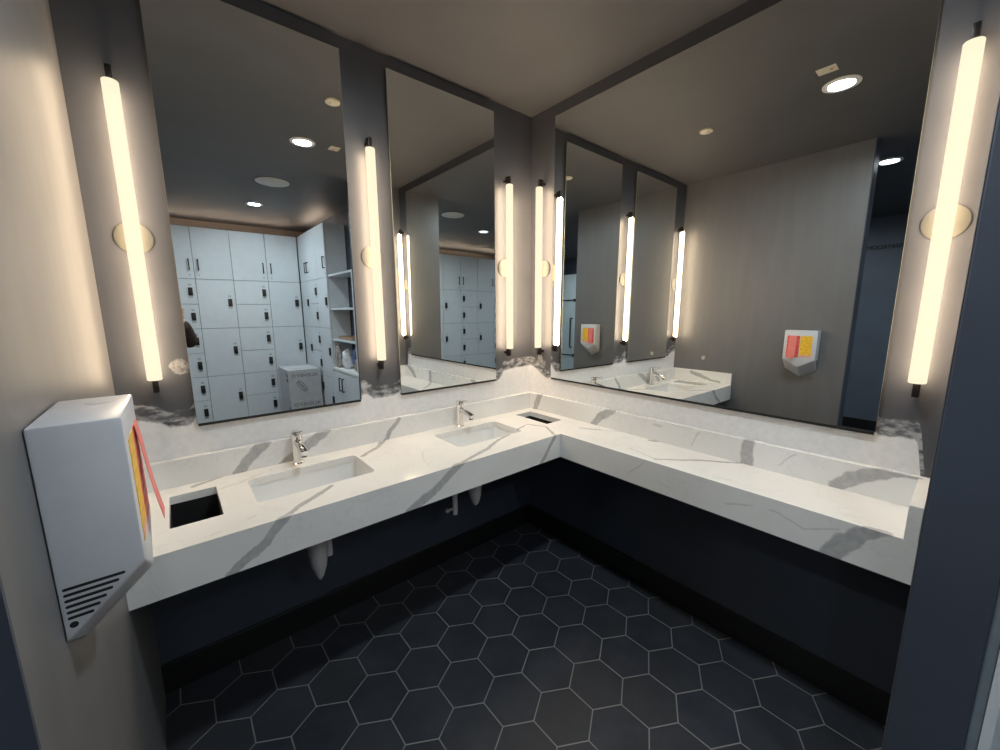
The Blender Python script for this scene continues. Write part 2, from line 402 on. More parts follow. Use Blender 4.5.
M_bs = marble('veined white quartz upstand', [ext(*s) for s in SEG if s[0] in 'KQ'] +
              [((-2.02, -.20, .94), (-2.02, -.33, .90), .02), ((-2.02, -.33, .90), (-2.02, -.46, .872), .012)])
YE = -LB                                            # far end of the shallow run
SINK1 = (-1.704, -1.274, -.386, -.134); SINK2 = (-.847, -.424, -.380, -.124)
HOLE1 = (-1.943, -1.804, -.398, -.120); HOLE2 = (-.226, -.096, -.377, -.102)
vt = thing('vanity_countertop', (-1.0, -.3, ZCB), 'L-shaped white quartz vanity counter with grey veins below the mirrors', 'counter')
outer = [(-LA + .001, -.001), (-LA + .001, -D), (-DB, -D), (-DB, YE), (-.001, YE), (-.001, -.001)]
holes = [rrect(*SINK1[:2], *SINK1[2:], .022), rrect(*SINK2[:2], *SINK2[2:], .022), rrect(*HOLE1[:2], *HOLE1[2:], .002, 2), rrect(*HOLE2[:2], *HOLE2[2:], .002, 2)]
filled('top_slab', outer, holes, ZC - .03, ZC, M_top, vt)
ap = prismz(MB(), [(-LA + .001, -D), (-DB, -D), (-DB, YE), (-DB + .03, YE), (-DB + .03, -D + .03), (-LA + .001, -D + .03)], ZCB, ZC - .0301)
ap.build('front_apron', M_top, vt, smooth=0)
prismz(MB(), [(-LA + .001, -.001), (-LA + .001, -TS), (-TS, -TS), (-TS, YE), (-.001, YE), (-.001, -.001)], ZC + .0002, ZBS).build('backsplash', M_bs, vt, smooth=0)
sl = MB().box((-LA + .0005, -D, ZC + .0002), (-LA + TS, -TS - .0002, ZBS), .0012, 1).build('side_splash', M_bs, vt, smooth=0)
MB().box((-DB, YE, ZC + .0002), (-TS - .0002, YE + TS, ZBS), .0012, 1).build('side_splash', M_bs, vt, smooth=0)

def make_sink(r, label):
    x0, x1, y0, y1 = r; cx = (x0 + x1) / 2; cy = (y0 + y1) / 2
    t = thing('sink', (cx, cy, ZC - .17), label, 'sink', 'undermount sinks in the counter')
    e = .006; zt = ZC - .0302
    def L(d, z, rr): return [(x, y, z) for x, y in rrect(x0 - e + d, x1 + e - d, y0 - e + d, y1 + e - d, rr, 6)]
    b = MB()
    b.loft([L(-.03, zt - .012, .03), L(-.03, zt, .03), L(0, zt, .03), L(.006, zt - .05, .034), L(.016, zt - .105, .045),
            L(.035, zt - .128, .05), L(.085, zt - .137, .04), L(.11, zt - .139, .02)], cap=False)
    b.b.faces.new(b.b.verts[-28:]) if False else None
    loops = L(.11, zt - .139, .02); b.b.verts.ensure_lookup_table()
    n = len(loops); vs = [b.b.verts[i] for i in range(len(b.b.verts) - n, len(b.b.verts))]; b.b.faces.new(vs)
    b.build('basin', M_ceram, t)
    MB().lathe([(.0, .0), (.024, .0), (.026, .003), (.020, .005), (.0, .0042)][1:], (cx, cy, zt - .1392), 24).build('drain', M_chrome, t)
    return t
make_sink(SINK1, 'rectangular white undermount sink beside the square waste opening near the hand dryer')
make_sink(SINK2, 'rectangular white undermount sink close to the corner of the counter')

def make_chute(r, label):
    x0, x1, y0, y1 = r
    t = thing('waste_chute', ((x0 + x1) / 2, (y0 + y1) / 2, ZC - .13), label, 'waste chute', 'waste openings cut in the counter')
    z1 = ZC - .0302; z0 = ZC - .125; w = .002
    b = MB()
    b.box((x0 - w, y0 - w, z0), (x0, y1 + w, z1)).box((x1, y0 - w, z0), (x1 + w, y1 + w, z1))
    b.box((x0, y0 - w, z0), (x1, y0, z1)).box((x0, y1, z0), (x1, y1 + w, z1))
    b.build('liner', M_slot, t, smooth=0)
    MB().box((x0 - w, y0 - w, z0 - .004), (x1 + w, y1 + w, z0)).build('liner_floor', M_slot, t, smooth=0)
make_chute(HOLE1, 'black waste opening in the counter beside the hand dryer')
make_chute(HOLE2, 'black waste opening in the counter at the inner corner of the room')

def make_faucet(x, y, label):
    z = ZC + .0003
    t = thing('faucet', (x, y, z), label, 'faucet', 'chrome faucets behind the sinks')
    b = MB().lathe([(.024, 0), (.0245, .004), (.0205, .008), (.0212, .05), (.0212, .118), (.0225, .121), (.023, .140), (.020, .146)], (x, y, z), 28)
    b.build('body', M_chrome, t)
    # spout: flat-bottomed arm sloping out over the basin
    s = MB(); L = []
    for d, zz, hw, hh in ((.0, .100, .0150, .014), (.04, .098, .0150, .0125), (.085, .091, .0150, .0115), (.118, .082, .0150, .011), (.126, .079, .0145, .0105)):
        L.append([(x + hw * math.copysign(abs(math.cos(a)) ** .6, math.cos(a)), y - d, z + zz + hh * math.copysign(abs(math.sin(a)) ** .6, math.sin(a))) for a in [2 * PI * k / 16 for k in range(16)]])
    s.loft(L).build('spout', M_chrome, t)
    MB().lathe([(.0105, 0), (.0110, .008), (.0095, .010)], (x, y - .112, z + .062), 18).build('aerator', M_slot, t)
    h = MB(); L = []
    for d, zz, hw, hh in ((-.016, .150, .014, .004), (.01, .153, .0165, .0045), (.05, .158, .0125, .003), (.078, .164, .0100, .0022), (.082, .1648, .009, .0018)):
        L.append([(x + hw * math.cos(a), y - d, z + zz + hh * math.sin(a)) for a in [2 * PI * k / 14 for k in range(14)]])
    h.loft(L).lathe([(.0165, .143), (.0165, .151), (.014, .154)], (x, y, z), 20).build('lever_handle', M_chrome, t)
make_faucet(-1.499, -.074, 'chrome single lever faucet over the sink nearer the hand dryer')
make_faucet(-.638, -.075, 'chrome single lever faucet over the sink by the room corner')

def make_trap(x, y, z0, label, tx, tz, valve):
    t = thing('drain_trap', (x, y, z0), label, 'pipe', 'pipe covers hanging under the sinks')
    top = ZC - .1695
    # padded trap cover hanging as a tapered pouch
    L = []
    for z, a, c in ((top, .030, .030), (top - .05, .036, .036), (z0 + .12, .038, .042), (z0 + .06, .030, .040), (z0 + .02, .016, .030), (z0, .006, .012)):
        L.append([(x + a * math.cos(k * PI / 9), y + c * math.sin(k * PI / 9), z) for k in range(18)])
    MB().loft(L).build('trap_cover', M_pvc, t)
    MB().path([(x, y + .03, z0 + .13), (x, y + .10, z0 + .10), (x, y + .18, z0 + .12), (x, -.002, z0 + .12)], .022, 14).build('waste_arm', M_pvc, t)
    MB().path([(tx, y, top), (tx, y, tz + .02), (tx, y, tz)], [.014, .014, .013], 14).build('supply_tube', M_pvc, t)
    if valve:
        MB().tube((tx - .004, y, tz + .035), (tx - .045, y, tz + .035), .008).ball((tx - .05, y, tz + .035), .014).build('stop_valve', M_silver, t)
make_trap(-1.497, -.262, .40, 'pointed pale pipe cover hanging under the sink near the hand dryer', -1.452, .49, False)
make_trap(-.668, -.25, .45, 'pointed pale pipe cover with a valve tube under the sink by the room corner', -.80, .44, True)

# ------------------------------------------------------------------ mirrors
def make_mirror(x0, x1, label, group):
    t = thing('wall_mirror', ((x0 + x1) / 2, 0, ZMB), label, 'mirror', group)
    MB().box((x0 + .012, -.015, ZMB + .006), (x1 - .012, -.0005, ZMT - .012)).build('backing', M_mirback, t, smooth=0)
    MB().box((x0, -.0198, ZMB), (x1, -.0151, ZMT)).build('glass_edge', M_edge, t, smooth=0)
    MB().box((x0 + .001, -.0202, ZMB + .001), (x1 - .001, -.0199, ZMT - .001)).build('mirror_face', M_mirror, t, smooth=0)
    MB().box((x0 + .004, -.0215, ZMB - .010), (x1 - .004, -.0005, ZMB - .0002)).build('bottom_gap_shade', M_slot, t, smooth=0)  # black strip standing in for the shadow gap below the glass
    return t
make_mirror(-1.8333, -1.1813, 'tall frameless mirror above the sink beside the hand dryer', 'narrow mirrors above the sinks')
make_mirror(-.9689, -.3189, 'tall frameless mirror above the sink by the room corner', 'narrow mirrors above the sinks')
t = thing('wall_mirror', (0, -.97, ZMB), 'wide frameless mirror above the shallow counter without sinks', 'mirror')
e1, e2, off = 0.0027, -0.0064, 0.0094
MR = Matrix.Translation((-.02 + off, -.9749, 1.869)) @ Matrix.Rotation(math.atan(-e2), 4, 'Y') @ Matrix.Rotation(-e1, 4, 'Z')
hw, hh = (1.7473 - .2024) / 2, (ZMT - ZMB) / 2
MB().box((.0052, -hw + .02, -hh + .03), (.0102, hw - .02, hh - .03)).xf(MR).build('backing', M_mirback, t, smooth=0)
MB().box((.0004, -hw, -hh), (.0050, hw, hh)).xf(MR).build('glass_edge', M_edge, t, smooth=0)
MB().box((-.0015, -hw + .004, -hh - .010), (.010, hw - .004, -hh - .0002)).xf(MR).build('bottom_gap_shade', M_slot, t, smooth=0)  # same made-up strip for the shadow under the wide mirror
MB().box((0, -hw + .001, -hh + .001), (.0003, hw - .001, hh - .001)).xf(MR).build('mirror_face', M_mirror, t, smooth=0)

# ------------------------------------------------------------------ vertical tube lights
TUBE_W = 0.65          # watts of each small lamp inside a diffuser
NL = 40
WARM = (1.0, .755, .50)
def diffuser_mat():
    m = bpy.data.materials.new('glowing opal diffuser'); m.use_nodes = True; nt = m.node_tree; nt.nodes.clear(); g = NG(nt)
    o = g.n('ShaderNodeOutputMaterial'); a = g.n('ShaderNodeAddShader')
    e = g.n('ShaderNodeEmission'); e.inputs[0].default_value = (1, .87, .62, 1); e.inputs[1].default_value = .82
    tr = g.n('ShaderNodeBsdfTransparent'); tr.inputs[0].default_value = (.30, .30, .30, 1)
    nt.links.new(e.outputs[0], a.inputs[0]); nt.links.new(tr.outputs[0], a.inputs[1]); nt.links.new(a.outputs[0], o.inputs[0])
    return m
M_diff = diffuser_mat()
LZ0, LZ1, TR, TD = 1.283, 2.262, .0215, .050
def make_light(axis, c, label):
    """axis 'A': on the back wall at x=c; 'B': on the right wall at y=c"""
    def P(u, d, z): return (c + u, -d, z) if axis == 'A' else (-d, c - u, z)
    t = thing('wall_light', P(0, 0, LZ0), label, 'light', 'vertical tube lights beside the mirrors')
    b = MB()
    b.lathe([(TR * .9, LZ0), (TR, LZ0 + .003), (TR, LZ1 - .003), (TR * .9, LZ1)], P(0, TD, 0), 24)
    b.build('diffuser', M_diff, t)
    for z, s in ((LZ1, 1), (LZ0, -1)):
        q = MB()
        for u, d0, d1, z0, z1 in ((.0085, .022, TD + .005, .0003, .046), (.0055, .0005, .023, .018, .032)):
            a, bb = P(-u, d1, z + s * z0), P(u, d0, z + s * z1)
            q.box([min(a[i], bb[i]) for i in range(3)], [max(a[i], bb[i]) for i in range(3)], .0015)
        q.build('bracket', M_bracket, t)
    MB().lathe([(.0525, .0005), (.0525, .004), (.050, .0055)], P(0, 0, 1.782), 40, 'Y' if axis == 'A' else 'X').build('wall_plate', M_cover, t)
    for i in range(NL):
        l = bpy.data.lights.new('tube_lamp', 'POINT'); l.energy = TUBE_W; l.color = WARM; l.shadow_soft_size = .0195
        lo = bpy.data.objects.new('tube_lamp', l); COL.objects.link(lo); lo.parent = t
        lo.location = Vector(P(0, TD, LZ0 + (i + .5) * (LZ1 - LZ0) / NL)) - Vector(t.location)
    return t
make_light('A', -1.936, 'glowing tube light on the dark strip above the hand dryer, beside the smeared wall')
make_light('A', -1.0795, 'glowing tube light between the two narrow mirrors')
make_light('A', -.2295, 'glowing tube light between a narrow mirror and the room corner')
make_light('B', -.1215, 'glowing tube light between the room corner and the wide mirror')
make_light('B', -1.8285, 'glowing tube light between the wide mirror and the navy return wall')

# ------------------------------------------------------------------ ceiling fittings
M_down = emitter('cool white lamp', (.84, .95, 1.0), 500.0); M_low = emitter('low cool white lamp', (.84, .95, 1.0), 220.0); M_dim = emitter('dimmed cool white lamp', (.84, .95, 1.0), 580.0)
def downlight(x, y, label, lamp=None):
    t = thing('downlight', (x, y, H), label, 'ceiling light', 'round downlights in the ceiling')
    b = MB().lathe([(.082, H - .0005), (.082, H - .006), (.060, H - .010), (.056, H - .003), (.054, H - .0006)][::-1], (x, y, 0), 36)
    b.build('trim_ring', M_white, t)
    MB().lathe([(.0555, H - .0042), (.0555, H - .0036)], (x, y, 0), 32).build('lens', lamp or M_down, t)
downlight(-1.011, -1.315, 'bright round downlight above the vanity, next to the small ceiling notice', M_dim)
downlight(-1.005, -3.40, 'bright round downlight just in front of the lockers by the stacked cartons')
downlight(-2.675, -1.32, 'bright round downlight over the dark corridor beyond the smeared wall')
downlight(-1.89, -2.96, 'bright round downlight past the large ceiling speaker, seen in the corner mirror', M_low)
downlight(-4.10, -3.45, 'round downlight set over the open floor to brighten the glass door')  # shifted close to the glass door to brighten it
downlight(-3.75, -.42, 'added unseen downlight brightening the wall with the dark lettering')  # added lamp out of view, brightens the far wall and lettering
t = thing('ceiling_speaker', (-1.0, -2.43, H), 'large round pale speaker grille flush in the charcoal ceiling', 'speaker')
MB().lathe([(.135, H - .007), (.14, H - .004), (.14, H - .0005)], (-1.0, -2.43, 0), 48).build('rim', M_white, t)
MB().lathe([(.128, H - .0085), (.130, H - .0072)], (-1.0, -2.43, 0), 48).build('grille', plain('perforated grille', (.72, .72, .71), .6, 0, .2, 260), t)
t = thing('smoke_detector', (-1.02, -.62, H), 'small round cream detector on the ceiling above the sinks', 'smoke detector')
MB().lathe([(.034, H - .012), (.040, H - .009), (.041, H - .0005)], (-1.02, -.62, 0), 32).build('housing', M_cream, t)
MB().lathe([(.012, H - .017), (.016, H - .0122)], (-1.02, -.62, 0), 20).build('sensor', M_cream, t)
t = thing('ceiling_notice', (-.80, -1.315, H), 'small cream notice plate with a red mark on the ceiling beside the downlight', 'sign')
MB().box((-.835, -1.335, H - .003), (-.765, -1.255, H - .0005), .001, 1).build('plate', M_cream, t, smooth=0)
MB().loft([[(-.79, -1.33, z), (-.797, -1.325, z), (-.815, -1.30, z), (-.808, -1.305, z)] for z in (H - .0036, H - .0031)]).box((-.812, -1.316, H - .0036), (-.796, -1.309, H - .0031)).build('mark', plain('red print', (.55, .05, .03), .5), t, smooth=0)

# ------------------------------------------------------------------ hand dryer
XW = -2.0345; XFr = -1.941; Y0, Y1 = -1.158, -.945; YM = (Y0 + Y1) / 2
ZT, ZS, ZA, BACK = 1.377, 1.152, 1.088, .088
hd = thing('hand_dryer', (XW, YM, ZA - BACK), 'white wall hand dryer with a slanted pointed base and red and yellow stickers', 'hand dryer')
front = [(XFr, Y0, ZT), (XFr, Y1, ZT), (XFr, Y1, ZS), (XFr, YM, ZA), (XFr, Y0, ZS)]
back = [(XW, y, z if z > 1.3 else z - BACK) for _, y, z in front]
MB().loft([back, front]).bevel_all(.004, 2).build('casing', M_plastic, hd)
MB().box((-2.0405, Y0 + .006, ZS - .06), (XW + .001, Y1 - .006, ZT - .006)).build('mounting_plate', M_slot, hd, smooth=0)
for i in range(6):                       # louvres on the flank facing the room
    z = 1.1435 - .0088 * i
    xb, xe = XW + .0055, XFr - .0235 - .0076 * i
    b = MB(); r = .0021
    loop = [(xe - r + r * math.cos(a), z + r * math.sin(a)) for a in [math.radians(-90 + 20 * k) for k in range(10)]] + \
           [(xb + r + r * math.cos(a), z + r * math.sin(a)) for a in [math.radians(90 + 20 * k) for k in range(10)]]
    b.loft([[(x, Y0 - .0006, zz) for x, zz in loop], [(x, Y0 + .001, zz) for x, zz in loop]]).build('vent_slot', M_slot, hd, smooth=0)
MB().lathe([(.0046, 0.0), (.0046, .0016)], (XW + .0105, Y0 + .001, 1.0885), 18, 'Y').build('lock_hole', M_slot, hd)
M_red = plain('red sticker', (.78, .09, .06), .45, 0, .12, 40); M_yel = plain('yellow sticker', (.85, .50, .03), .45, 0, .15, 60)
ZL0, ZL1 = 1.165, 1.335
MB().box((XFr - .0002, YM + .002, ZL0), (XFr + .0008, Y1 - .022, ZL1)).build('red_sticker', M_red, hd, smooth=0)
st = MB().box((XFr - .0002, Y0 + .028, ZL0 + .004), (XFr + .0009, YM - .002, ZL1)).build('yellow_sticker', M_yel, hd, smooth=0)
M_pr = plain('white print', (.80, .38, .32), .5); M_or = plain('orange print', (.82, .42, .03), .5)
for k, (z, h_) in enumerate(((1.30, .002), (1.268, .0035), (1.232, .0025), (1.212, .002), (1.185, .005))):
    MB().box((XFr + .0008, YM + .006, z), (XFr + .0012, Y1 - .026, z + h_)).build('printed_line', M_pr, hd, smooth=0)
for k, (z, a, c) in enumerate(((1.302, .034, .075), (1.275, .034, .068), (1.25, .034, .08), (1.225, .034, .07))):
    MB().box((XFr + .0009, Y0 + a, z), (XFr + .0013, Y0 + c, z + .006)).build('printed_line', M_or, hd, smooth=0)
MB().box((XFr + .0009, Y0 + .030, 1.171), (XFr + .0013, YM - .006, 1.186)).build('printed_line', M_pr, hd, smooth=0)
# red strip peeling away from the face, seen edge-on
b = MB(); P = [(0, 1.335), (.004, 1.305), (.007, 1.265), (.012, 1.215), (.020, 1.158)]
b.loft([[(XFr + .0015 + d, Y1 - .085, z), (XFr + .0015 + d, Y1 - .035, z), (XFr + .0023 + d, Y1 - .035, z), (XFr + .0023 + d, Y1 - .085, z)] for d, z in P])
b.build('peeling_strip', plain('faded red strip', (.80, .20, .17), .5), hd, smooth=0)
MB().lathe([(.021, ZT + .0001), (.021, ZT + .0007), (.020, ZT + .0009)], (XFr - .034, YM + .05, 0), 32).build('cap_disc', plain('light grey plastic', (.62, .61, .62), .4), hd)

# ------------------------------------------------------------------ lockers
YL = -4.25; ZL = 2.535; ZR = 1.925; Z0 = .12; PW = .388; XC = -.41
def make_door(t, M, w0, w1, z0, z1, hside, kind):
    """door in the column's own frame: u along the front, v out of the front"""
    d = MB().box((w0 + .0025, 0, z0 + .0025), (w1 - .0025, .018, z1 - .0025), .0015, 1).xf(M).build('door', M_locker, t, smooth=0)
    if kind == 'handle':
        u = (w1 - .045) if hside > 0 else (w0 + .045)
        b = MB().box((u - .006, .036, z0 + .10), (u + .006, .046, z0 + .235), .002).box((u - .006, .018, z0 + .10), (u + .006, .044, z0 + .112)).box((u - .006, .018, z0 + .223), (u + .006, .044, z0 + .235))
        b.xf(M).build('handle', M_lock, d, smooth=0)
        MB().lathe([(.010, .0), (.010, .004)], (0, 0, 0), 16).xf(M @ Matrix.Translation((u, .018, z0 + .045)) @ Matrix.Rotation(-PI / 2, 4, 'X')).build('cam_lock', M_silver, d)
    else:
        u = w1 - .060; zc = (z0 + z1) / 2 - (.0 if z1 - z0 < .4 else -.02)
        MB().box((u - .022, .018, zc - .048), (u + .022, .034, zc + .048), .004).xf(M).build('keypad_lock', M_lock, d)
        MB().box((u - .020, .018, zc - .075), (u + .020, .022, zc - .056), .001, 1).xf(M).build('handle_lip', M_silver, d, smooth=0)
        MB().box((u - .016, .018, zc + .068), (u + .016, .0195, zc + .092)).xf(M).build('number_plate', plain('grey number plate', (.40, .43, .46), .4), d, smooth=0)
def make_column(M, small, hside, label, group, depth=.48, w=PW):
    loc = M @ Vector((0, 0, 0))
    t = thing('locker', loc, label, 'locker', group)
    MB().box((0, -depth, Z0), (w, 0, ZL)).xf(M).build('carcass', M_locker, t, smooth=0)
    MB().box((0.0, -depth + .03, 0), (w, -.03, Z0)).xf(M).build('plinth', M_lockgap, t, smooth=0)
    MB().box((.0005, .0, Z0), (w - .0005, .0012, ZL - .001)).xf(M).build('gap_shade', M_lockgap, t, smooth=0)  # dark sheet behind the doors, paints the shade between them
    make_door(t, M, 0, w, ZR, ZL, hside, 'handle')
    n = 6 if small else 3; h = (ZR - Z0) / n
    for i in range(n): make_door(t, M, 0, w, Z0 + i * h, Z0 + (i + 1) * h, 1, 'lock')
    return t
G1 = 'locker columns along the far wall'
names = ['pale locker column of three tall doors behind the stacked cartons',
         'pale locker column of six small doors next to the cartons',
         'pale locker column of three tall doors between two columns of small doors, past the cartons',
         'pale locker column of six small doors cut by the mirror edge above the hand dryer',
         'pale locker column of three tall doors beside the grey wall edge in the corner mirror',
         'pale locker column of six small doors, in the middle of the corner mirror',
         'pale locker column of three tall doors cut by the edge of the corner mirror',
         'pale locker column at the end of the run, next to the glass door']
for i in range(8):
    x1 = XC - PW * i; M = Matrix.Translation((x1 - PW, YL, 0)) 
    M = M @ Matrix.Diagonal((1, 1, 1, 1))
    hs = -1 if i % 2 == 0 else 1
    make_column(M, i % 2 == 1, hs, names[i], G1)
# the return bank faces -x
XR = -.385; G2 = 'locker columns on the return bank'
nm2 = ['narrow-looking locker column on the return bank, next to the inside corner',
       'locker column of six small doors on the return bank',
       'locker column of tall doors on the return bank beside the open shelves']
for i in range(3):
    y1 = -4.225 + .395 * (i + 1)
    M = Matrix(((0, -1, 0, XR), (1, 0, 0, y1 - .395), (0, 0, 1, 0), (0, 0, 0, 1)))
    make_column(M, i == 1, -1 if i == 1 else 1, nm2[i], G2, depth=.225, w=.395)
YS = -3.037; XB = -.158
su = thing('shelf_unit', (-.27, -2.55, 0), 'white wall unit of open shelves over a two-door base cupboard past the lockers', 'shelf unit')
for z in (1.925, 1.54, 1.18):
    MB().box((XR, YS, z), (XB, -2.29, z + .025), .002, 1).build('shelf', M_locker, su, smooth=0)
MB().box((XR, -2.29, .86), (XB, -2.27, 1.95), .002, 1).build('end_panel', M_locker, su, smooth=0)
MB().box((XR + .003, YS, .07), (XB, -2.0725, .83)).build('base_cupboard', M_locker, su, smooth=0)
MB().box((XR - .02, YS, .8305), (XB, -2.0725, .86), .002, 1).build('cupboard_top', M_white, su, smooth=0)
MB().box((XR + .03, YS, 0), (XB, -2.0725, .0699)).build('plinth', M_lockgap, su, smooth=0)
MB().box((-.462, -2.072, 0), (XB, -2.0545, .86)).build('end_panel', M_locker, su, smooth=0)
for y0, y1, hs in ((-3.035, -2.737, 1), (-2.737, -2.437, -1), (-2.437, -2.0725, 0)):
    M = Matrix(((0, -1, 0, XR), (1, 0, 0, y0), (0, 0, 1, 0), (0, 0, 0, 1)))
    dr = MB().box((.002, 0.0005, .08), (y1 - y0 - .002, .018, .82), .0015, 1).xf(M).build('door' if hs else 'fixed_panel', M_locker, su, smooth=0)
    if hs:
        u = (y1 - y0 - .05) if hs > 0 else .05
        b = MB().box((u - .006, .036, .60), (u + .006, .046, .76), .002).box((u - .006, .018, .60), (u + .006, .044, .612)).box((u - .006, .018, .748), (u + .006, .044, .76))
        b.xf(M).build('handle', M_lock, dr, smooth=0)
# things left on the cupboard top
def lumpy(name, c, dims, mat, label, cat, seed, squash=.8):
    rnd = random.Random(seed); b = MB()
    bmesh.ops.create_icosphere(b.b, subdivisions=4, radius=1)
    ph = [(rnd.uniform(3, 9), rnd.uniform(3, 9), rnd.uniform(3, 9), rnd.uniform(0, 6)) for _ in range(5)]
    for v in b.b.verts:
        d = v.co.normalized()
        k = 1 + sum(.035 * math.sin(a * d.x + bq * d.y + cq * d.z + p) for a, bq, cq, p in ph)
        q = Vector([math.copysign(abs(d[i]) ** squash, d[i]) for i in range(3)]) * k
        v.co = Vector((c[0] + q.x * dims[0], c[1] + q.y * dims[1], max(c[2] + q.z * dims[2], .8605)))
    return tag(b.build(name, mat, None, 60), label, cat)
lumpy('plastic_bag', (-.29, -2.80, .97), (.07, .085, .12), plain('crumpled white film', (.66, .68, .72), .35, 0, .2, 25), 'crumpled white plastic bag on the cupboard top in the mirror', 'bag', 3)
lumpy('paper_bag', (-.26, -2.46, .93), (.07, .08, .075), plain('brown kraft paper', (.38, .22, .12), .7, 0, .2, 20), 'brown paper bag on the cupboard top beside the white bag', 'bag', 5, .6)
lumpy('blue_packet', (-.25, -2.625, .985), (.05, .055, .122), plain('blue packet film', (.10, .15, .36), .4, 0, .4, 20), 'blue packet standing behind the bags on the cupboard top', 'packet', 8, .5)
lumpy('grey_cloth', (-.35, -2.965, .985), (.035, .055, .14), plain('grey cloth', (.34, .30, .29), .8, 0, .5, 24), 'grey patterned cloth heaped beside the white bag at the lockers', 'cloth', 11)
t = thing('cardboard_tray', (-.27, -2.66, 1.205), 'shallow brown tray lying on the lowest open shelf', 'tray')
lo, hi = (-.36, -2.90, 1.2055), (-.18, -2.45, 1.24)
b = MB().box(lo, (hi[0], hi[1], lo[2] + .004))
b.box(lo, (lo[0] + .004, hi[1], hi[2])).box((hi[0] - .004, lo[1], lo[2]), hi).box(lo, (hi[0], lo[1] + .004, hi[2])).box((lo[0], hi[1] - .004, lo[2]), hi)
b.build('tray_body', plain('brown board', (.40, .27, .18), .7), t, smooth=0)

# stacked cartons in front of the lockers
M_card = plain('pale grey printed carton', (.50, .50, .52), .6, 0, .04); M_ink = plain('dark carton print', (.09, .09, .10), .6)
def carton(z0, z1, dx, label):
    t = thing('carton', (-.62 + dx, -3.78, z0), label, 'box', 'cartons stacked by the lockers')
    x0, x1, y0, y1 = -.812 + dx, -.430 + dx, -4.05, -3.503
    body = MB().box((x0, y0, z0 + .0005), (x1, y1, z1), .004).build('carton_body', M_card, t, smooth=0)
    MB().box((x0 + .005, (y0 + y1) / 2 - .025, z1), (x1 - .005, (y0 + y1) / 2 + .025, z1 + .0006)).build('tape', plain('carton tape', (.58, .58, .57), .3), t, smooth=0)
    MB().box((x0 + .01, y1, z1 - .022), (x1 - .01, y1 + .0006, z1 - .018)).build('lid_line', plain('pale print', (.66, .66, .67), .6), t, smooth=0)
    F = Matrix(((-1, 0, 0, (x0 + x1) / 2), (0, 0, 1, y1 + .0008), (0, 1, 0, 0), (0, 0, 0, 1)))
    lettering('carton_lettering', 'ALIEHEV\'D', .058, .0008, Matrix.Translation((0, 0, z1 - .075)) @ F, M_ink, t, 1.15)
    b = MB()
    for k, (ox, oz) in enumerate(((0, 0), (.022, .016))):      # slanted double loop emblem
        c = Vector(((x0 + x1) / 2 - .05 + ox, y1 + .001, (z0 + z1) / 2 - .03 + oz))
        b.path([c + Matrix.Rotation(math.radians(-38), 3, 'Y') @ Vector((-.016 * math.cos(2 * PI * a / 24), 0, .080 * math.sin(2 * PI * a / 24))) for a in range(25)], .0028, 6)
    b.build('emblem', M_ink, t, smooth=0)
    for zz in (z0 + .22, z0 + .28):
        MB().box((x0 - .0007, y1 - .10, zz), (x0 + .0002, y1 - .03, zz + .045)).build('side_mark', M_ink, t, smooth=0)
carton(0, .428, .006, 'pale printed carton on the floor, under another carton, before the lockers')
carton(.4288, .80, 0, 'pale printed carton on top of another carton before the lockers')

# warm strips hidden on top of the lockers, washing the ceiling
def cove(name, lo, hi, label):
    t = thing(name, [(a + c) / 2 for a, c in zip(lo, hi)], label, 'light', 'warm strips on top of the lockers')
    MB().box(lo, hi).build('channel', M_silver, t, smooth=0)
    ln = (lo[0] + .004, lo[1] + .004, hi[2]); hn = (hi[0] - .004, hi[1] - .004, hi[2] + .004)
    MB().box(ln, hn).build('led_strip', emitter('warm led strip', (1, .76, .56), 34.0), t, smooth=0)
cove('cove_strip', (-3.5, YL - .16, ZL), (-.45, YL - .13, ZL + .012), 'warm light strip lying on top of the long locker run')
cove('cove_strip', (-.30, -4.2, ZL), (-.27, -3.35, ZL + .012), 'warm light strip lying on top of the return locker bank')

# ------------------------------------------------------------------ glass door and lettering on the far wall
GX = XF + .0
t = bpy.data.objects.new('door_1', None); COL.objects.link(t); t.location = (GX, -4.0, 0); struct(t, 'pale glass steam room door with a long pull handle')
MB().box((GX, -4.62, .0), (GX + .03, -3.72, 2.5), .004).build('door_frame', M_navy, t, smooth=0)
gm, nt, gb, _ = new_mat('frosted pale glass'); g = NG(nt)
g.put(gb.inputs['Base Color'], g.mix(g.noise(g.pos(), 5.0), (.62, .72, .77), (.70, .79, .83))); gb.inputs['Roughness'].default_value = .12
gl = MB().box((GX + .031, -4.55, .02), (GX + .043, -3.80, 2.36), .002, 1).build('glass_leaf', gm, t, smooth=0)
MB().path([(GX + .044, -3.93, 1.40), (GX + .10, -3.93, 1.40), (GX + .105, -3.93, 1.36), (GX + .105, -3.93, .80), (GX + .10, -3.93, .76), (GX + .044, -3.93, .76)], .014, 14).build('pull_handle', M_lock, gl)
for z in (1.80, .58): MB().box((GX + .0435, -4.30, z - .012), (GX + .060, -3.80, z + .012), .002, 1).tube((GX + .044, -3.86, z), (GX + .07, -3.86, z), .03).build('glass_fitting', M_lock, gl, smooth=0)
F = Matrix(((0, 0, 1, GX), (1, 0, 0, -1.085), (0, 1, 0, 2.335), (0, 0, 0, 1)))
o = lettering('wall_lettering', 'STEAM ROOM', .070, .012, F @ Matrix.Translation((0, 0, .0065)), plain('black letter board', (.010, .010, .012), .5), None, .82)
tag(o, 'dark raised lettering STEAM ROOM on the navy wall beyond the smeared wall', 'lettering')

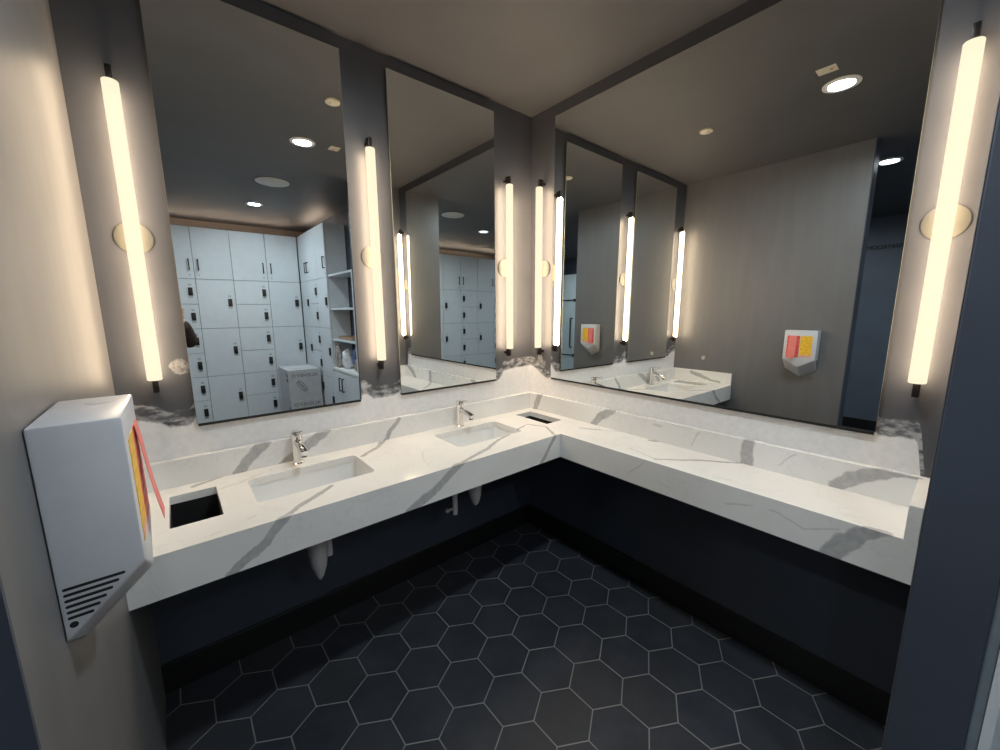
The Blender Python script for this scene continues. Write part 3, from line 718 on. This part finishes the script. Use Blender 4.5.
# ------------------------------------------------------------------ the photographer, whose elbow shows in the mirror
def skin(name, pts, edges, mat, parent=None, sub=2, root=0, extra=None):
    """pts: {key: (xyz, radius or (rx, ry))}; edges: key pairs"""
    keys = list(pts); me = bpy.data.meshes.new(name)
    me.from_pydata([pts[k][0] for k in keys], [(keys.index(a), keys.index(b)) for a, b in edges], [])
    def mods(t):
        sk = t.modifiers.new('Skin', 'SKIN'); sk.use_smooth_shade = True
        for i, k in enumerate(keys):
            r = pts[k][1]; v = me.skin_vertices[0].data[i]
            v.radius = (r, r) if not isinstance(r, tuple) else r
            v.use_root = (i == root)
        sb = t.modifiers.new('Subdivision', 'SUBSURF'); sb.levels = sub; sb.render_levels = sub
    me.skin_vertices or None
    if not me.skin_vertices:
        t = bpy.data.objects.new('tmp2', me); t.modifiers.new('Skin', 'SKIN')
        bm = bmesh.new(); bm.from_mesh(me); bm.verts.layers.skin.verify(); bm.to_mesh(me); bm.free(); bpy.data.objects.remove(t)
    return from_data(name, me, Matrix(), mat, parent, mods)
Fv = Vector((.640, .768, 0)); Rv = Vector((.768, -.640, 0)); Zv = Vector((0, 0, 1))
PC = Vector((-2.105, -2.305, 0))
def L(f, r, z): return PC + Fv * f + Rv * r + Zv * z
def Wp(*a): return Vector(a)
pr = thing('person', PC, 'person in a dark brown jacket holding up a phone with bent elbows', 'person')
M_skin = plain('skin', (.56, .36, .27), .5, 0, .05); M_jack = plain('dark brown jacket cloth', (.045, .032, .027), .75, 0, .25, 30)
M_trou = plain('dark trousers cloth', (.03, .032, .04), .8, 0, .2, 30); M_hair = plain('dark hair', (.02, .015, .012), .5, 0, .3, 60); M_shoe = plain('black shoe leather', (.012, .012, .013), .4)
SR, SLf = L(0, .185, 1.415), L(0, -.185, 1.415)
ER, WR = Wp(-1.745, -2.215, 1.270), Wp(-1.795, -2.030, 1.435)
EL, WL = Wp(-2.165, -1.965, 1.235), Wp(-2.005, -1.950, 1.425)
B = {'pelvis': (L(-.01, 0, .95), .100), 'waist': (L(0, 0, 1.10), .095), 'chest': (L(.0, 0, 1.28), .105), 'upper': (L(-.01, 0, 1.41), .075),
     'neck': (L(.005, 0, 1.49), .055), 'jaw': (L(.035, 0, 1.555), (.062, .066)), 'face': (L(.02, 0, 1.62), (.074, .092)), 'crown': (L(.0, 0, 1.69), (.070, .085)),
     'sr': (SR, .058), 'er': (ER, .042), 'wr': (WR, .028), 'sl': (SLf, .058), 'el': (EL, .042), 'wl': (WL, .028)}
E_ = [('pelvis', 'waist'), ('waist', 'chest'), ('chest', 'upper'), ('upper', 'neck'), ('neck', 'jaw'), ('jaw', 'face'), ('face', 'crown'),
      ('upper', 'sr'), ('sr', 'er'), ('er', 'wr'), ('upper', 'sl'), ('sl', 'el'), ('el', 'wl')]
for sd, k in ((1, 'r'), (-1, 'l')):
    B['hip' + k] = (L(-.01, .09 * sd, .90), .065); B['knee' + k] = (L(.015, .105 * sd, .49), .058); B['ank' + k] = (L(-.02, .115 * sd, .09), .038); B['toe' + k] = (L(.13, .125 * sd, .035), .032)
    E_ += [('pelvis', 'hip' + k), ('hip' + k, 'knee' + k), ('knee' + k, 'ank' + k), ('ank' + k, 'toe' + k)]
# hands: palm, four unequal bent fingers and a thumb around the ends of the phone
PH = CAM - Fv * .016 + Rv * .045                        # centre of the phone, behind the lens
def hand(k, wrist, side):
    end = PH + Rv * (.080 * side)
    palm = end - Fv * .045 + Rv * (.012 * side) - Zv * .030
    B['pm' + k] = (wrist.lerp(palm, .55), (.026, .018)); B['pk' + k] = (palm, (.036, .017))
    E_.extend([('w' + k, 'pm' + k), ('pm' + k, 'pk' + k)])
    for i, ln in enumerate((.92, 1.0, .95, .78)):
        z = .026 - .021 * i
        a = end - Fv * .030 + Rv * (.020 * side) + Zv * z
        b = end - Fv * .004 + Rv * (.016 * side * ln) + Zv * (z + .004)
        c = end - Fv * .003 - Rv * (.016 * side * ln) + Zv * (z + .006)
        for q, (p, r) in enumerate(((a, .0092), (b, .0085), (c, .0070))): B['f%d%d%s' % (i, q, k)] = (p, r)
        E_.extend([('pk' + k, 'f%d0%s' % (i, k)), ('f%d0%s' % (i, k), 'f%d1%s' % (i, k)), ('f%d1%s' % (i, k), 'f%d2%s' % (i, k))])
    t0 = palm - Rv * (.012 * side) + Zv * .004 - Fv * .012; t1 = end - Fv * .018 - Rv * (.030 * side) + Zv * .010
    B['t0' + k] = (t0, .0115); B['t1' + k] = (t1, .0085); E_.extend([('pk' + k, 't0' + k), ('t0' + k, 't1' + k)])
hand('r', WR, 1); hand('l', WL, -1)
body = skin('body', B, E_, M_skin, pr)
# face
hc = L(.02, 0, 1.625)
f = MB()
f.loft([[hc + Fv * (.088 + d) + Rv * (w_ * math.cos(a)) + Zv * (z + h_ * math.sin(a)) for a in [2 * PI * q / 10 for q in range(10)]] for d, w_, z, h_ in ((-.012, .016, -.004, .030), (.010, .011, -.008, .022), (.020, .007, -.014, .010))])
f.build('nose', M_skin, pr, 60)
for sd in (1, -1):
    MB().ball(hc + Fv * .071 + Rv * (.031 * sd) + Zv * .018, .0120, 14).build('eye', M_white, pr)
    MB().ball(hc + Fv * .0805 + Rv * (.031 * sd) + Zv * .018, .0045, 10).build('iris', M_slot, pr)
    MB().ball(hc + Fv * -.005 + Rv * (.078 * sd) + Zv * -.002, .030, 14, (.45, .6, 1.0)).build('ear', M_skin, pr)
MB().ball(hc + Fv * .080 - Zv * .048, .022, 14, (.75, .75, .30)).build('mouth', plain('lips', (.42, .20, .17), .5), pr)
h = MB(); bmesh.ops.create_icosphere(h.b, subdivisions=4, radius=1)
for v in list(h.b.verts):
    d = v.co.copy(); k = 1 + .02 * math.sin(22 * d.x) + .02 * math.sin(19 * d.y + 1)
    v.co = L(-.012 + d.x * .098 * k, d.y * .086 * k, 1.668 + max(d.z, -.75 if d.x < .1 else .12) * .082 * k)
h.build('hair', M_hair, pr, 80)
g_ = 1.22
J = {'hem': (L(-.01, 0, .80), .178), 'pelvis': (L(-.01, 0, .94), .172), 'waist': (L(0, 0, 1.10), .148), 'chest': (L(0, 0, 1.27), .158), 'upper': (L(-.01, 0, 1.40), .118), 'collar': (L(0, 0, 1.475), .074),
     'sr': (SR, .076), 'er': (ER, .056), 'cr': (WR.lerp(ER, -.10), .048), 'sl': (SLf, .076), 'el': (EL, .052), 'cl': (WL.lerp(EL, .08), .041)}
skin('jacket', J, [('hem', 'pelvis'), ('pelvis', 'waist'), ('waist', 'chest'), ('chest', 'upper'), ('upper', 'collar'), ('upper', 'sr'), ('sr', 'er'), ('er', 'cr'), ('upper', 'sl'), ('sl', 'el'), ('el', 'cl')], M_jack, pr)
T = {'band': (L(-.01, 0, 1.03), .115), 'seat': (L(-.01, 0, .92), .125)}; TE = [('band', 'seat')]
for sd, k in ((1, 'r'), (-1, 'l')):
    T['h' + k] = (L(-.01, .088 * sd, .78), .088); T['k' + k] = (L(.015, .105 * sd, .49), .074); T['a' + k] = (L(-.02, .115 * sd, .055), .056)
    TE += [('seat', 'h' + k), ('h' + k, 'k' + k), ('k' + k, 'a' + k)]
skin('trousers', T, TE, M_trou, pr)
for sd in (1, -1):
    S_ = {'heel': (L(-.055, .113 * sd, .047), (.042, .046)), 'mid': (L(.04, .12 * sd, .045), (.046, .044)), 'toe': (L(.15, .128 * sd, .036), (.040, .035))}
    skin('shoe', S_, [('heel', 'mid'), ('mid', 'toe')], M_shoe, pr)
ph = thing('phone', PH, 'phone held up in both hands by the person in the dark jacket', 'phone')
RM = Matrix(((Rv.x, Fv.x, 0, PH.x), (Rv.y, Fv.y, 0, PH.y), (0, 0, 1, PH.z), (0, 0, 0, 1)))
MB().box((-.080, -.0042, -.0385), (.080, .0042, .0385), .0035).xf(RM).build('phone_body', M_slot, ph)
MB().box((-.0755, -.0050, -.035), (.0755, -.0043, .035)).xf(RM).build('screen', plain('dark phone glass', (.02, .02, .022), .08), ph, smooth=0)
MB().box((-.062, .0043, -.015), (-.030, .0060, .017), .0008, 1).xf(RM).build('lens_bump', M_bracket, ph, smooth=0)

# ------------------------------------------------------------------ render look and camera
cam = bpy.data.cameras.new('camera'); co = bpy.data.objects.new('camera', cam); COL.objects.link(co)
cam.sensor_width = 36; cam.lens = FPX / 1000 * 36; cam.clip_start = .01; cam.clip_end = 60
y, p, r = (math.radians(a) for a in (YAW, PITCH, ROLL))
fwd = Vector((math.sin(y) * math.cos(p), math.cos(y) * math.cos(p), math.sin(p)))
right = Vector((math.cos(y), -math.sin(y), 0)); up = right.cross(fwd)
r2 = right * math.cos(r) + up * math.sin(r); u2 = up * math.cos(r) - right * math.sin(r)
co.matrix_world = Matrix(((r2.x, u2.x, -fwd.x, CAM.x), (r2.y, u2.y, -fwd.y, CAM.y), (r2.z, u2.z, -fwd.z, CAM.z), (0, 0, 0, 1)))
SC.camera = co
w = bpy.data.worlds.new('world'); SC.world = w; w.use_nodes = True
w.node_tree.nodes['Background'].inputs[0].default_value = (.6, .7, .8, 1); w.node_tree.nodes['Background'].inputs[1].default_value = .02
SC.view_settings.view_transform = 'Standard'; SC.view_settings.look = 'None'; SC.view_settings.gamma = 1; SC.view_settings.exposure = 0
SC.view_settings.use_curve_mapping = False
SC.cycles.use_denoising = True
SC.cycles.max_bounces = 12; SC.cycles.glossy_bounces = 8; SC.cycles.diffuse_bounces = 4; SC.cycles.transparent_max_bounces = 12
SC.cycles.sample_clamp_indirect = 6.0
